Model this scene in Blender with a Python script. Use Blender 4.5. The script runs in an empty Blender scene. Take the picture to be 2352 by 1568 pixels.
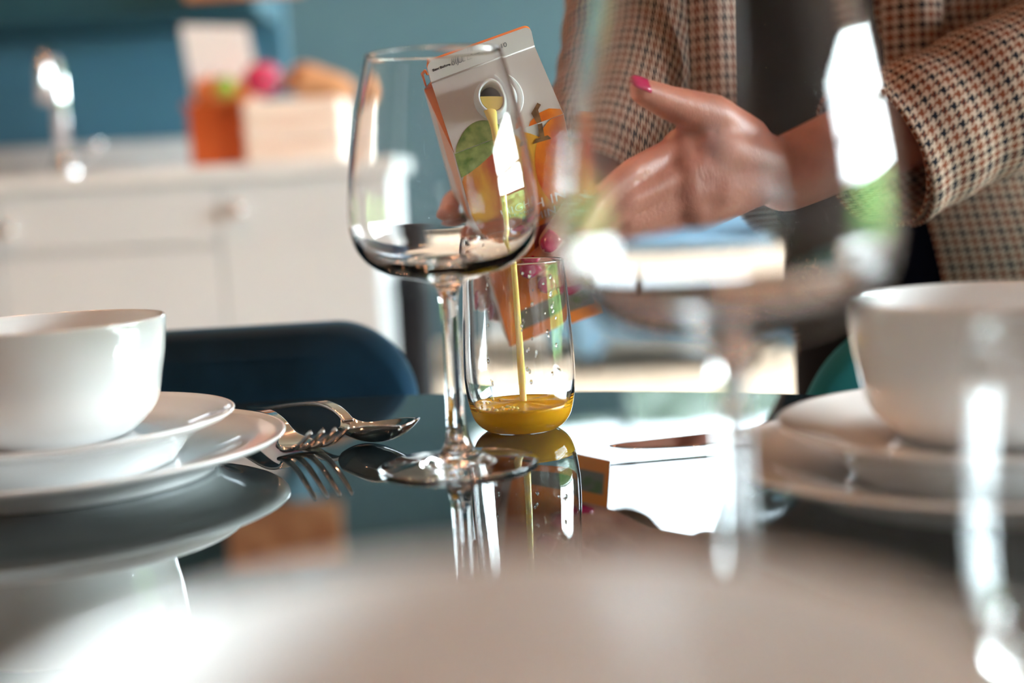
import bpy, bmesh, math, random
import numpy as np
from mathutils import Vector, Matrix
from math import pi, sin, cos, tan, sqrt, radians, atan2
random.seed(7)
C = bpy.context.scene.collection
sc = bpy.context.scene

# ------------------------------------------------------------------ camera
F_PX, PITCH, ROLL, CAM_H = 3374.6, 0.1139, 0.0572, 0.1515
W_PX, H_PX = 2352, 1568
FWD = Vector((0, cos(PITCH), -sin(PITCH)))
_r0, _u0 = Vector((1, 0, 0)), Vector((0, sin(PITCH), cos(PITCH)))
RGT = cos(ROLL) * _r0 - sin(ROLL) * _u0
UPV = cos(ROLL) * _u0 + sin(ROLL) * _r0
CAM = Vector((0, 0, CAM_H))
cd = bpy.data.cameras.new('camera')
cam = bpy.data.objects.new('camera', cd)
C.objects.link(cam)
m = Matrix((RGT, UPV, -FWD)).transposed().to_4x4()
m.translation = CAM
cam.matrix_world = m
cd.sensor_width = 36
cd.lens = F_PX * 36 / W_PX
cd.clip_start = 0.02
cd.dof.use_dof = True
cd.dof.focus_distance = 0.875
cd.dof.aperture_fstop = 2.9
sc.camera = cam

def P(px, py, Y):
    """point of the world plane y=Y seen at a photo pixel"""
    d = FWD * F_PX + RGT * (px - W_PX / 2) - UPV * (py - H_PX / 2)
    return CAM + d * (Y / d.y)

def PZ(px, py, z):
    """point of the horizontal plane z seen at a photo pixel"""
    d = FWD * F_PX + RGT * (px - W_PX / 2) - UPV * (py - H_PX / 2)
    return CAM + d * ((z - CAM_H) / d.z)

# ------------------------------------------------------------------ world, light, exposure
w = bpy.data.worlds.new('sky')
sc.world = w
w.use_nodes = True
bg = w.node_tree.nodes['Background']
bg.inputs['Color'].default_value = (0.86, 0.94, 1.0, 1)
bg.inputs['Strength'].default_value = 50.0
sc.view_settings.view_transform = 'Standard'
sc.view_settings.look = 'None'
sc.view_settings.gamma = 1
sc.view_settings.exposure = 0.68
sc.cycles.max_bounces = 14
sc.cycles.transmission_bounces = 12
sc.cycles.transparent_max_bounces = 12
sc.cycles.glossy_bounces = 8
sc.cycles.diffuse_bounces = 4
sc.cycles.sample_clamp_indirect = 45
sc.cycles.blur_glossy = 0.3

def portal(name, loc, rot, sx, sy):
    l = bpy.data.lights.new(name, 'AREA'); l.shape = 'RECTANGLE'; l.size = sx; l.size_y = sy
    l.cycles.is_portal = True
    o = bpy.data.objects.new(name, l); C.objects.link(o); o.location = loc; o.rotation_euler = rot
ZF, ZC = -0.75, 2.10          # floor and ceiling (table top is z = 0)
XL, XR, YN, YF = -3.2, 2.6, -2.4, 8.0
WIN_R = (0.10, 2.15, -0.25, 0.99)      # y0,y1,z0,z1 on the right wall
WIN_R_FILL = (3.9, 7.2, -0.25, 1.6)  # added window, out of view, brightens the far room
WIN_F = (P(1400, 100, 8).x, 1.78, 0.12, 1.95)
WIN_H = (P(1030, 100, 8).x, P(1400, 100, 8).x - .012, 1.22, 1.95)     # high light beside it      # x0,x1,z0,z1 on the far wall
portal('daylight_portal', (XR + .05, (WIN_R[0]+WIN_R[1])/2, (WIN_R[2]+WIN_R[3])/2), (0, radians(90), 0), WIN_R[3]-WIN_R[2], WIN_R[1]-WIN_R[0])
portal('daylight_portal', (XR + .05, (WIN_R_FILL[0]+WIN_R_FILL[1])/2, (WIN_R_FILL[2]+WIN_R_FILL[3])/2), (0, radians(90), 0), WIN_R_FILL[3]-WIN_R_FILL[2], WIN_R_FILL[1]-WIN_R_FILL[0])
portal('daylight_portal', ((WIN_F[0]+WIN_F[1])/2, YF + .05, (WIN_F[2]+WIN_F[3])/2), (radians(-90), 0, 0), WIN_F[1]-WIN_F[0], WIN_F[3]-WIN_F[2])

# ------------------------------------------------------------------ materials
def mat(name, col=(.8, .8, .8), rough=.5, metal=0, spec=.5, coat=0, trans=0, ior=1.5, sss=0, sssr=(1, .4, .2), sssc=.01, sheen=0, emis=None, es=0):
    m = bpy.data.materials.new(name); m.use_nodes = True
    b = m.node_tree.nodes['Principled BSDF']; I = b.inputs
    I['Base Color'].default_value = (*col, 1); I['Roughness'].default_value = rough
    I['Metallic'].default_value = metal; I['Specular IOR Level'].default_value = spec
    I['Coat Weight'].default_value = coat; I['Coat Roughness'].default_value = .04
    I['Transmission Weight'].default_value = trans; I['IOR'].default_value = ior
    if sss:
        I['Subsurface Weight'].default_value = sss; I['Subsurface Radius'].default_value = sssr; I['Subsurface Scale'].default_value = sssc
    if sheen:
        I['Sheen Weight'].default_value = sheen; I['Sheen Roughness'].default_value = .35
    if emis:
        I['Emission Color'].default_value = (*emis, 1); I['Emission Strength'].default_value = es
    return m

def noisy(m, c1, c2, scale=20, detail=4, stretch=(1, 1, 1), coords='Object', bump=0, bscale=None, rough=None, pos=(.35, .65)):
    nt = m.node_tree; N = nt.nodes; L = nt.links; b = N['Principled BSDF']
    tc = N.new('ShaderNodeTexCoord'); mp = N.new('ShaderNodeMapping'); mp.inputs['Scale'].default_value = stretch
    no = N.new('ShaderNodeTexNoise'); no.inputs['Scale'].default_value = scale; no.inputs['Detail'].default_value = detail
    cr = N.new('ShaderNodeValToRGB'); cr.color_ramp.elements[0].position = pos[0]; cr.color_ramp.elements[1].position = pos[1]
    cr.color_ramp.elements[0].color = (*c1, 1); cr.color_ramp.elements[1].color = (*c2, 1)
    L.new(tc.outputs[coords], mp.inputs[0]); L.new(mp.outputs[0], no.inputs['Vector']); L.new(no.outputs['Fac'], cr.inputs[0])
    L.new(cr.outputs[0], b.inputs['Base Color'])
    if bump:
        n2 = N.new('ShaderNodeTexNoise'); n2.inputs['Scale'].default_value = bscale or scale; n2.inputs['Detail'].default_value = 3
        bp = N.new('ShaderNodeBump'); bp.inputs['Strength'].default_value = bump; bp.inputs['Distance'].default_value = .002
        L.new(mp.outputs[0], n2.inputs['Vector']); L.new(n2.outputs['Fac'], bp.inputs['Height']); L.new(bp.outputs[0], b.inputs['Normal'])
    return m

M = {}
M['glass'] = mat('clear_glass', (1, 1, 1), 0.0, trans=1, ior=1.5)
M['porcelain'] = mat('white_porcelain', (.86, .87, .87), .12, spec=.55, coat=.6)
M['steel'] = mat('polished_steel', (.62, .58, .56), .08, metal=1)
M['chrome'] = mat('chrome', (.8, .8, .82), .1, metal=1)
M['juice'] = mat('orange_juice', (1.0, .50, .02), .2, sss=.1, sssr=(1, .5, .1), sssc=.006)
M['juice_pale'] = mat('orange_juice_stream', (1.0, .74, .22), .12, sss=.3, sssr=(1, .6, .15), sssc=.004)
M['board'] = mat('carton_board', (.72, .66, .63), .42)
M['orange_print'] = mat('orange_print', (.86, .19, .02), .35)
noisy(M['orange_print'], (.80, .15, .012), (.90, .24, .03), 14, stretch=(1, 1, .3))
M['side_print'] = mat('side_print', (.8, .5, .4), .4)
noisy(M['side_print'], (.74, .60, .54), (.86, .27, .06), 22, 3, stretch=(1, 1, .35), pos=(.47, .53))
M['leaf'] = mat('leaf_print', (.2, .3, .1), .35)
noisy(M['leaf'], (.10, .17, .03), (.36, .38, .13), 110, 5)
M['mango'] = mat('mango_print', (.7, .3, .1), .35)
noisy(M['mango'], (.52, .08, .04), (.86, .45, .06), 38, 6, stretch=(1.6, 1, .5))
M['fruit'] = mat('nectarine_print', (.9, .3, .05), .35)
noisy(M['fruit'], (.55, .05, .03), (1.0, .30, .02), 34, 5, stretch=(1.2, 1, .5))
M['stalk'] = mat('stalk_print', (.08, .04, .02), .5)
noisy(M['stalk'], (.02, .012, .008), (.30, .15, .06), 120, 3)
M['ink'] = mat('black_ink', (.03, .03, .035), .5)
M['ink_grey'] = mat('grey_ink', (.16, .16, .17), .5)
M['ink_pale'] = mat('pale_ink', (.86, .74, .70), .5)
M['patch'] = mat('grey_green_print', (.2, .25, .1), .4)
noisy(M['patch'], (.20, .16, .13), (.12, .15, .06), 60, 2, pos=(.55, .62))
M['dark_in'] = mat('carton_inside', (.05, .06, .09), .35)
M['velvet_blue'] = mat('blue_velvet', (.004, .05, .11), .75, spec=.2, sheen=.55)
M['velvet_blue'].node_tree.nodes['Principled BSDF'].inputs['Sheen Tint'].default_value = (.1, .45, .75, 1)
noisy(M['velvet_blue'], (.002, .026, .055), (.008, .055, .12), 9, 4)
M['velvet_teal'] = mat('teal_velvet', (.008, .16, .18), .7, spec=.25, sheen=.4)
M['velvet_teal'].node_tree.nodes['Principled BSDF'].inputs['Sheen Tint'].default_value = (.1, .6, .6, 1)
M['black_metal'] = mat('black_metal', (.006, .006, .008), .6, spec=.2)
M['brass'] = mat('brass', (.9, .62, .28), .2, metal=1)
M['skin'] = mat('skin', (.70, .31, .21), .42, sss=.25, sssr=(1, .3, .15), sssc=.008)
noisy(M['skin'], (.41, .145, .10), (.54, .205, .14), 30, 3, bump=.15, bscale=400)
M['nail'] = mat('magenta_nail', (.42, .008, .07), .12, coat=.5)
M['hair'] = mat('brown_hair', (.09, .045, .02), .5)
noisy(M['hair'], (.05, .025, .012), (.14, .07, .03), 60, 3, stretch=(6, 6, .6))
M['shirt'] = mat('navy_shirt', (.0025, .004, .012), .85, spec=.1)
M['trouser'] = mat('black_trousers', (.005, .005, .006), .85, spec=.15)
M['wall_teal'] = mat('teal_wall_paint', (.07, .22, .29), .6)
noisy(M['wall_teal'], (.055, .19, .29), (.07, .215, .32), 1.5, 3)
M['wall_grey'] = mat('grey_teal_wall_paint', (.12, .24, .28), .6)
noisy(M['wall_grey'], (.060, .118, .142), (.078, .138, .16), 1.1, 3)
M['wall_dark'] = mat('dark_teal_lacquer', (.02, .085, .12), .7, spec=.2)
noisy(M['wall_dark'], (.014, .065, .095), (.018, .075, .105), 3, 2)
M['wall_beige'] = mat('warm_beige_wall_paint', (.60, .55, .52), .7)
noisy(M['wall_beige'], (.48, .44, .42), (.52, .48, .46), 2, 3)
M['ceiling'] = mat('ceiling_paint', (.62, .50, .44), .8)
noisy(M['ceiling'], (.48, .40, .35), (.52, .44, .39), 2, 3)
M['floor'] = mat('pale_wood_floor', (.62, .45, .33), .55)
noisy(M['floor'], (.60, .42, .30), (.74, .55, .41), 2.5, 5, stretch=(8, .7, 1))
M['cab'] = mat('white_cabinet_lacquer', (.74, .72, .72), .4)
noisy(M['cab'], (.62, .645, .67), (.65, .67, .69), 3, 2)
M['marble'] = mat('pale_marble', (.8, .79, .77), .25)
noisy(M['marble'], (.54, .57, .59), (.78, .79, .80), 3.5, 7, pos=(.3, .5))
M['rust'] = mat('rust_enamel', (.55, .10, .02), .45)
noisy(M['rust'], (.50, .085, .012), (.62, .13, .03), 7, 3)
M['wood_light'] = mat('pale_wood', (.9, .72, .6), .55)
noisy(M['wood_light'], (.90, .72, .60), (.96, .88, .80), 5, 4, stretch=(1, 1, 7))
M['bread'] = mat('bread_crust', (.55, .24, .1), .7)
noisy(M['bread'], (.42, .16, .06), (.68, .36, .18), 18, 5, bump=.4)
M['card'] = mat('white_card', (.90, .95, 1.0), .5)
M['magenta'] = mat('magenta_skin', (.62, .03, .12), .15, coat=.6)
M['peach'] = mat('peach_skin', (.85, .30, .10), .35)
M['apple'] = mat('green_skin', (.30, .45, .06), .25)
M['sofa'] = mat('blue_grey_fabric', (.16, .27, .37), .85, spec=.2)
noisy(M['sofa'], (.13, .23, .32), (.18, .29, .40), 30, 4)
M['hedge'] = mat('hedge_leaves', (.13, .25, .06), .8)
noisy(M['hedge'], (.05, .12, .03), (.22, .36, .10), 9, 6)
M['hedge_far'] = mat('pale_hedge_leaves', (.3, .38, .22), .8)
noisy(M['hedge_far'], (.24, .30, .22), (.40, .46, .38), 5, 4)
M['lawn'] = mat('lawn_grass', (.15, .27, .07), .9)
noisy(M['lawn'], (.10, .20, .05), (.20, .34, .10), 8, 5)
M['frame_white'] = mat('white_frame_paint', (.8, .8, .8), .4)
M['frame_grey'] = mat('grey_frame_paint', (.4, .43, .45), .5)
M['frame_dark'] = mat('dark_frame_paint', (.05, .06, .07), .4)
M['lamp_glow'] = mat('lamp_glow', (1, .8, .6), .5, emis=(1.0, .46, .24), es=150)
M['lamp_trim'] = mat('lamp_trim', (.8, .7, .6), .3, metal=.8)
M['shade'] = mat('lamp_shade_copper', (.75, .38, .24), .25, metal=1)

def pane_mat(name='window_pane_glass', tint=(.93, .96, .95)):
    m = bpy.data.materials.new(name); m.use_nodes = True
    nt = m.node_tree; N = nt.nodes; N.clear(); L = nt.links
    o = N.new('ShaderNodeOutputMaterial'); mx = N.new('ShaderNodeMixShader'); t = N.new('ShaderNodeBsdfTransparent')
    g = N.new('ShaderNodeBsdfGlossy'); g.inputs['Roughness'].default_value = 0.0; f = N.new('ShaderNodeFresnel'); f.inputs[0].default_value = 1.5
    t.inputs[0].default_value = (*tint, 1)
    L.new(f.outputs[0], mx.inputs[0]); L.new(t.outputs[0], mx.inputs[1]); L.new(g.outputs[0], mx.inputs[2]); L.new(mx.outputs[0], o.inputs[0])
    return m
M['pane'] = pane_mat()
M['pane_tinted'] = pane_mat('sky_dimming_glass', (.36, .37, .375))  # tint added to dim the overbright sky behind the far windows

def table_mat():
    m = bpy.data.materials.new('tinted_table_glass'); m.use_nodes = True
    nt = m.node_tree; N = nt.nodes; N.clear(); L = nt.links
    o = N.new('ShaderNodeOutputMaterial'); mx = N.new('ShaderNodeMixShader'); d = N.new('ShaderNodeBsdfDiffuse')
    d.inputs[0].default_value = (.016, .026, .03, 1)
    g = N.new('ShaderNodeBsdfGlossy'); g.inputs['Roughness'].default_value = 0.012; g.inputs['Color'].default_value = (.93, .97, .98, 1)
    f = N.new('ShaderNodeFresnel'); f.inputs[0].default_value = 2.9
    # faint wipe marks in the polish
    tc = N.new('ShaderNodeTexCoord'); mp = N.new('ShaderNodeMapping'); mp.inputs['Scale'].default_value = (1, 3.5, 1)
    n = N.new('ShaderNodeTexNoise'); n.inputs['Scale'].default_value = 9; n.inputs['Detail'].default_value = 6; n.inputs['Distortion'].default_value = 1.5
    mr = N.new('ShaderNodeMapRange'); mr.inputs[1].default_value = .45; mr.inputs[2].default_value = .8; mr.inputs[3].default_value = .006; mr.inputs[4].default_value = .03
    L.new(tc.outputs['Object'], mp.inputs[0]); L.new(mp.outputs[0], n.inputs['Vector']); L.new(n.outputs['Fac'], mr.inputs[0]); L.new(mr.outputs[0], g.inputs['Roughness'])
    L.new(f.outputs[0], mx.inputs[0]); L.new(d.outputs[0], mx.inputs[1]); L.new(g.outputs[0], mx.inputs[2]); L.new(mx.outputs[0], o.inputs[0])
    return m
M['table'] = table_mat()

def houndstooth(name, thread, light, dark, rust, gain=1.0):
    """two-and-two twill of grouped yarns, laid out in the cloth's own uv (metres)"""
    m = bpy.data.materials.new(name); m.use_nodes = True
    nt = m.node_tree; N = nt.nodes; L = nt.links; b = N['Principled BSDF']
    b.inputs['Roughness'].default_value = .9; b.inputs['Specular IOR Level'].default_value = .15
    uv = N.new('ShaderNodeUVMap'); sp = N.new('ShaderNodeSeparateXYZ'); L.new(uv.outputs[0], sp.inputs[0])
    def mth(op, a, bb=None):
        n = N.new('ShaderNodeMath'); n.operation = op
        for i, v in enumerate((a, bb)):
            if v is None: continue
            if isinstance(v, (int, float)): n.inputs[i].default_value = v
            else: L.new(v, n.inputs[i])
        return n.outputs[0]
    fx = mth('FLOOR', mth('DIVIDE', sp.outputs[0], thread)); fy = mth('FLOOR', mth('DIVIDE', sp.outputs[1], thread))
    def yarn(f):
        k = mth('FLOORED_MODULO', f, 16)
        isd = mth('LESS_THAN', mth('FLOORED_MODULO', f, 8), 4)
        isb = mth('LESS_THAN', k, 8)
        c1 = N.new('ShaderNodeMix'); c1.data_type = 'RGBA'; c1.inputs[6].default_value = (*rust, 1); c1.inputs[7].default_value = (*dark, 1); L.new(isb, c1.inputs[0])
        c2 = N.new('ShaderNodeMix'); c2.data_type = 'RGBA'; c2.inputs[6].default_value = (*light, 1); L.new(c1.outputs[2], c2.inputs[7]); L.new(isd, c2.inputs[0])
        return c2.outputs[2]
    tw = mth('LESS_THAN', mth('FLOORED_MODULO', mth('ADD', fx, fy), 4), 2)
    c = N.new('ShaderNodeMix'); c.data_type = 'RGBA'; L.new(tw, c.inputs[0]); L.new(yarn(fx), c.inputs[6]); L.new(yarn(fy), c.inputs[7])
    L.new(c.outputs[2], b.inputs['Base Color'])
    return m
M['tweed'] = houndstooth('houndstooth_tweed', .00088, (.50, .36, .28), (.012, .012, .018), (.20, .055, .025))

# ------------------------------------------------------------------ helpers
def link(name, me, material=None, parent=None, smooth=True):
    o = bpy.data.objects.new(name, me); C.objects.link(o)
    for mm in (material if isinstance(material, (list, tuple)) else [material]):
        if mm: me.materials.append(mm)
    if smooth and len(me.polygons): me.polygons.foreach_set('use_smooth', [True] * len(me.polygons))
    if parent: o.parent = parent
    return o
def obj(name, bm, material=None, parent=None, smooth=True, bevel=0, sub=0, solid=0):
    me = bpy.data.meshes.new(name)
    bmesh.ops.recalc_face_normals(bm, faces=bm.faces); bm.to_mesh(me); bm.free()
    o = link(name, me, material, parent, smooth)
    if solid:
        s = o.modifiers.new('s', 'SOLIDIFY'); s.thickness = solid; s.offset = 0
    if bevel:
        b = o.modifiers.new('b', 'BEVEL'); b.width = bevel; b.segments = 3; b.limit_method = 'ANGLE'; b.angle_limit = radians(40)
    if sub:
        s = o.modifiers.new('u', 'SUBSURF'); s.levels = sub; s.render_levels = sub
    return o
def tag(o, label, cat, group=None):
    o['label'] = label; o['category'] = cat
    if group: o['group'] = group
    return o
def thing(name, label, cat, loc=(0, 0, 0), rz=0, group=None):
    o = bpy.data.objects.new(name, None); C.objects.link(o); o.empty_display_size = .05
    o.location = loc; o.rotation_euler = (0, 0, rz)
    return tag(o, label, cat, group)
def struct(o): o['kind'] = 'structure'; return o
def add_box(bm, c, s, rot=None):
    g = bmesh.ops.create_cube(bm, size=1)['verts']
    for v in g:
        p = Vector((v.co.x * s[0], v.co.y * s[1], v.co.z * s[2]))
        if rot is not None: p = rot @ p
        v.co = p + Vector(c)
def boxbm(c, s, rot=None):
    bm = bmesh.new(); add_box(bm, c, s, rot); return bm
def span(x0, x1, y0, y1, z0, z1):
    return boxbm(((x0+x1)/2, (y0+y1)/2, (z0+z1)/2), (x1-x0, y1-y0, z1-z0))
def add_lathe(bm, prof, n=96, center=(0, 0, 0)):
    cx, cy, cz = center; rings = []
    for r, z in prof:
        if r < 1e-6: rings.append([bm.verts.new((cx, cy, cz + z))])
        else: rings.append([bm.verts.new((cx + r*cos(2*pi*i/n), cy + r*sin(2*pi*i/n), cz + z)) for i in range(n)])
    for a, b in zip(rings, rings[1:]):
        for i in range(n):
            j = (i + 1) % n
            if len(a) == 1 and len(b) == 1: break
            if len(a) == 1: bm.faces.new((a[0], b[i], b[j]))
            elif len(b) == 1: bm.faces.new((a[i], a[j], b[0]))
            else: bm.faces.new((a[i], a[j], b[j], b[i]))
def lathe(prof, n=96, center=(0, 0, 0)):
    bm = bmesh.new(); add_lathe(bm, prof, n, center); return bm
def smoothprof(pts, k=4):
    """Catmull-Rom through profile points"""
    out = []
    P_ = [pts[0]] + list(pts) + [pts[-1]]
    for i in range(1, len(P_) - 2):
        p0, p1, p2, p3 = [np.array(p, float) for p in P_[i-1:i+3]]
        for s in range(k):
            t = s / k
            q = .5 * ((2*p1) + (-p0+p2)*t + (2*p0-5*p1+4*p2-p3)*t*t + (-p0+3*p1-3*p2+p3)*t**3)
            out.append(tuple(q))
    out.append(tuple(pts[-1])); return out
def tube(pts, rad, n=24, cap=True, uv=False, squash=None):
    """loft round sections along a path; rad is a number or one radius (or (a,b)) per point"""
    pts = [Vector(p) for p in pts]; bm = bmesh.new(); L = bm.loops.layers.uv.new('UVMap') if uv else None
    rings = []; N_ = None; s = 0; us = []
    for i, p in enumerate(pts):
        t = (pts[min(i+1, len(pts)-1)] - pts[max(i-1, 0)]).normalized()
        if N_ is None:
            N_ = Vector((0, 0, 1)) if abs(t.z) < .9 else Vector((1, 0, 0))
        N_ = (N_ - t * N_.dot(t)).normalized(); B = t.cross(N_)
        if i: s += (p - pts[i-1]).length
        us.append(s)
        r = rad if isinstance(rad, (int, float)) else rad[i]
        a, b = (r, r) if isinstance(r, (int, float)) else r
        rings.append([bm.verts.new(p + N_*a*cos(2*pi*k/n) + B*b*sin(2*pi*k/n)) for k in range(n)])
    rm = np.mean([x if isinstance(x, (int, float)) else sum(x)/2 for x in (rad if not isinstance(rad, (int, float)) else [rad])])
    for i in range(len(rings)-1):
        for k in range(n):
            j = (k+1) % n
            f = bm.faces.new((rings[i][k], rings[i][j], rings[i+1][j], rings[i+1][k]))
            if uv:
                for lp, (uu, vv) in zip(f.loops, ((k, i), (k+1, i), (k+1, i+1), (k, i+1))):
                    lp[L].uv = (uu/n*2*pi*rm, us[vv])
    if cap:
        bm.faces.new(rings[0][::-1]); bm.faces.new(rings[-1])
    return bm
def spline(pts, k=6):
    out = []
    Q = [Vector(pts[0])] + [Vector(p) for p in pts] + [Vector(pts[-1])]
    for i in range(1, len(Q)-2):
        p0, p1, p2, p3 = Q[i-1:i+3]
        for s in range(k):
            t = s/k
            out.append(.5*((2*p1) + (-p0+p2)*t + (2*p0-5*p1+4*p2-p3)*t*t + (-p0+3*p1-3*p2+p3)*t**3))
    out.append(Q[-2]); return out
def rspline(vals, k=6):
    v = spline([(x, 0, 0) for x in vals], k); return [q.x for q in v]
def copy_tree(o, loc=None, rz=None, label=None, group=None, parent=None):
    c = o.copy(); C.objects.link(c)
    if parent: c.parent = parent
    if loc is not None: c.location = loc
    if rz is not None: c.rotation_euler = (0, 0, rz)
    if label: c['label'] = label
    if group: c['group'] = group
    for ch in list(o.children): copy_tree(ch, parent=c)
    return c
def text_mesh(name, s, size, material, parent, mtx, bold=0, spacing=1.0):
    cu = bpy.data.curves.new(name, 'FONT'); cu.body = s; cu.size = size; cu.space_character = spacing; cu.offset = bold
    cu.extrude = .00003
    o = bpy.data.objects.new(name, cu); C.objects.link(o)
    bpy.context.view_layer.update()
    me = bpy.data.meshes.new_from_object(o.evaluated_get(bpy.context.evaluated_depsgraph_get()))
    bpy.data.objects.remove(o)
    n = bpy.data.objects.new(name, me); C.objects.link(n); me.materials.clear(); me.materials.append(material)
    n.parent = parent; n.matrix_local = mtx
    return n

# ------------------------------------------------------------------ room shell
def wall_with_holes(name, axis, at, u0, u1, z0, z1, holes, material, t=.12, out=1):
    """axis 'x': wall plane x=at spanning y; axis 'y': plane y=at spanning x"""
    bm = bmesh.new(); us = sorted({u0, u1, *[h[0] for h in holes], *[h[1] for h in holes]})
    def bx(a, b, c, d):
        if b - a < 1e-5 or d - c < 1e-5: return
        if axis == 'x': add_box(bm, (at + out*t/2, (a+b)/2, (c+d)/2), (t, b-a, d-c))
        else: add_box(bm, ((a+b)/2, at + out*t/2, (c+d)/2), (b-a, t, d-c))
    for a, b in zip(us, us[1:]):
        hs = [h for h in holes if h[0] <= a + 1e-6 and h[1] >= b - 1e-6]
        if hs: bx(a, b, z0, hs[0][2]); bx(a, b, hs[0][3], z1)
        else: bx(a, b, z0, z1)
    return struct(obj(name, bm, material, smooth=False))
struct(obj('floor', span(XL-.12, XR+.12, YN-.12, YF+.12, ZF-.1, ZF), M['floor'], smooth=False))
struct(obj('ceiling', span(XL-.12, XR+.12, YN-.12, YF+.12, ZC, ZC+.1), M['ceiling'], smooth=False))
wall_with_holes('wall_right', 'x', XR, YN, YF, ZF, ZC, [WIN_R, WIN_R_FILL], M['wall_beige'])
wall_with_holes('wall_left', 'x', XL, YN, YF, ZF, ZC, [], M['wall_beige'], out=-1)
wall_with_holes('wall_back', 'y', YF, XL, XR, ZF, ZC, [WIN_H, WIN_F], M['wall_grey'])
wall_with_holes('wall_front', 'y', YN, XL, XR, ZF, ZC, [], M['wall_beige'], out=-1)
KY, KX = 3.78, P(662, 200, 3.78).x
struct(obj('wall_kitchen', span(XL, KX, KY, KY+.03, ZF, ZC), M['wall_teal'], smooth=False))
def window(n, axis, at, hole, nu, nz, material, d=.06, fw=.045, pm='pane', out=1):
    u0, u1, z0, z1 = hole; bm = bmesh.new()
    def bx(a, b, c, e):
        if axis == 'x': add_box(bm, (at + out*.06, (a+b)/2, (c+e)/2), (d, b-a, e-c))
        else: add_box(bm, ((a+b)/2, at + out*.06, (c+e)/2), (b-a, d, e-c))
    bx(u0, u0+fw, z0, z1); bx(u1-fw, u1, z0, z1); bx(u0+fw, u1-fw, z0, z0+fw); bx(u0+fw, u1-fw, z1-fw, z1)
    for i in range(1, nu):
        u = u0 + (u1-u0)*i/nu; bx(u-.016, u+.016, z0+fw, z1-fw)
    for i in range(1, nz):
        z = z0 + (z1-z0)*i/nz; bx(u0+fw, u1-fw, z-.012, z+.012)
    wo = struct(obj('window_%d' % n, bm, material, smooth=False))
    if axis == 'x': pb = span(at+out*.06-.002, at+out*.06+.002, u0+fw, u1-fw, z0+fw, z1-fw)
    else: pb = span(u0+fw, u1-fw, at+out*.06-.002, at+out*.06+.002, z0+fw, z1-fw)
    obj('pane', pb, M[pm], wo, smooth=False)
window(1, 'x', XR, WIN_R, 3, 4, M['frame_dark'])
window(2, 'x', XR, WIN_R_FILL, 4, 2, M['frame_dark'])  # the added one, lets daylight into the far room
window(3, 'y', YF, WIN_F, 1, 1, M['frame_grey'], fw=.02, pm='pane_tinted')
window(4, 'y', YF, WIN_H, 1, 1, M['frame_grey'], fw=.02, pm='pane_tinted')
struct(obj('baseboard_back', span(KX+.3, XR, YF-.02, YF, ZF, ZF+.1), M['frame_white'], smooth=False))

# garden seen through the windows
tag(obj('lawn', span(-9, 11, -9, 15, ZF-.35, ZF-.3), M['lawn'], smooth=False), 'green lawn outside beyond the windows', 'lawn')
def hedge(x0, x1, y0, y1, z1, label, m_='hedge'):
    bm = bmesh.new(); nx = max(2, int((x1-x0)/.12)); ny = max(2, int((y1-y0)/.12)); nz = int((z1-ZF+.3)/.12)
    bmesh.ops.create_grid(bm, x_segments=2, y_segments=2, size=.5); bm.clear()
    add_box(bm, ((x0+x1)/2, (y0+y1)/2, (z1+ZF-.24)/2), (x1-x0, y1-y0, z1-ZF+.24))
    bmesh.ops.subdivide_edges(bm, edges=bm.edges, cuts=24, use_grid_fill=True)
    for v in bm.verts:
        v.co += Vector((random.uniform(-.05, .05), random.uniform(-.05, .05), random.uniform(-.05, .05)))
    tag(obj('hedge', bm, M[m_], smooth=False), label, 'hedge')
hedge(4.4, 5.0, -3.4, 8.4, .50, 'clipped green hedge outside the paned windows beside the table')
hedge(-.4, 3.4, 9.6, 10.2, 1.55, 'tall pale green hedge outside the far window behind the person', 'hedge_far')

# ------------------------------------------------------------------ ceiling lights
def downlight(x, y, label, proto=None):
    if proto: return copy_tree(proto, loc=(x, y, ZC), label=label)
    t = thing('ceiling_light', label, 'ceiling light', (x, y, ZC), group='warm downlights in the ceiling')
    obj('frame', lathe([(.045, 0), (.06, 0), (.062, -.006), (.05, -.012), (.042, -.008), (.042, 0)], 32), M['lamp_trim'], t)
    obj('bulb', lathe([(0, -.004), (.030, -.004), (.038, -.001)], 32), M['lamp_glow'], t)
    return t
lab = 'small round warm downlight set in the ceiling'
spots = [(-1.3, 1.5), (-.75, 1.45), (-.2, 1.5), (.35, 1.75), (-1.1, 2.1), (-.5, 2.1), (-1.0, 2.8), (-.55, 2.8), (.1, 2.4), (-.25, -.5), (.9, -.9), (-1.1, -1.5)]
d0 = downlight(*spots[0], lab)
for s in spots[1:]: downlight(*s, lab, d0)

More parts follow.
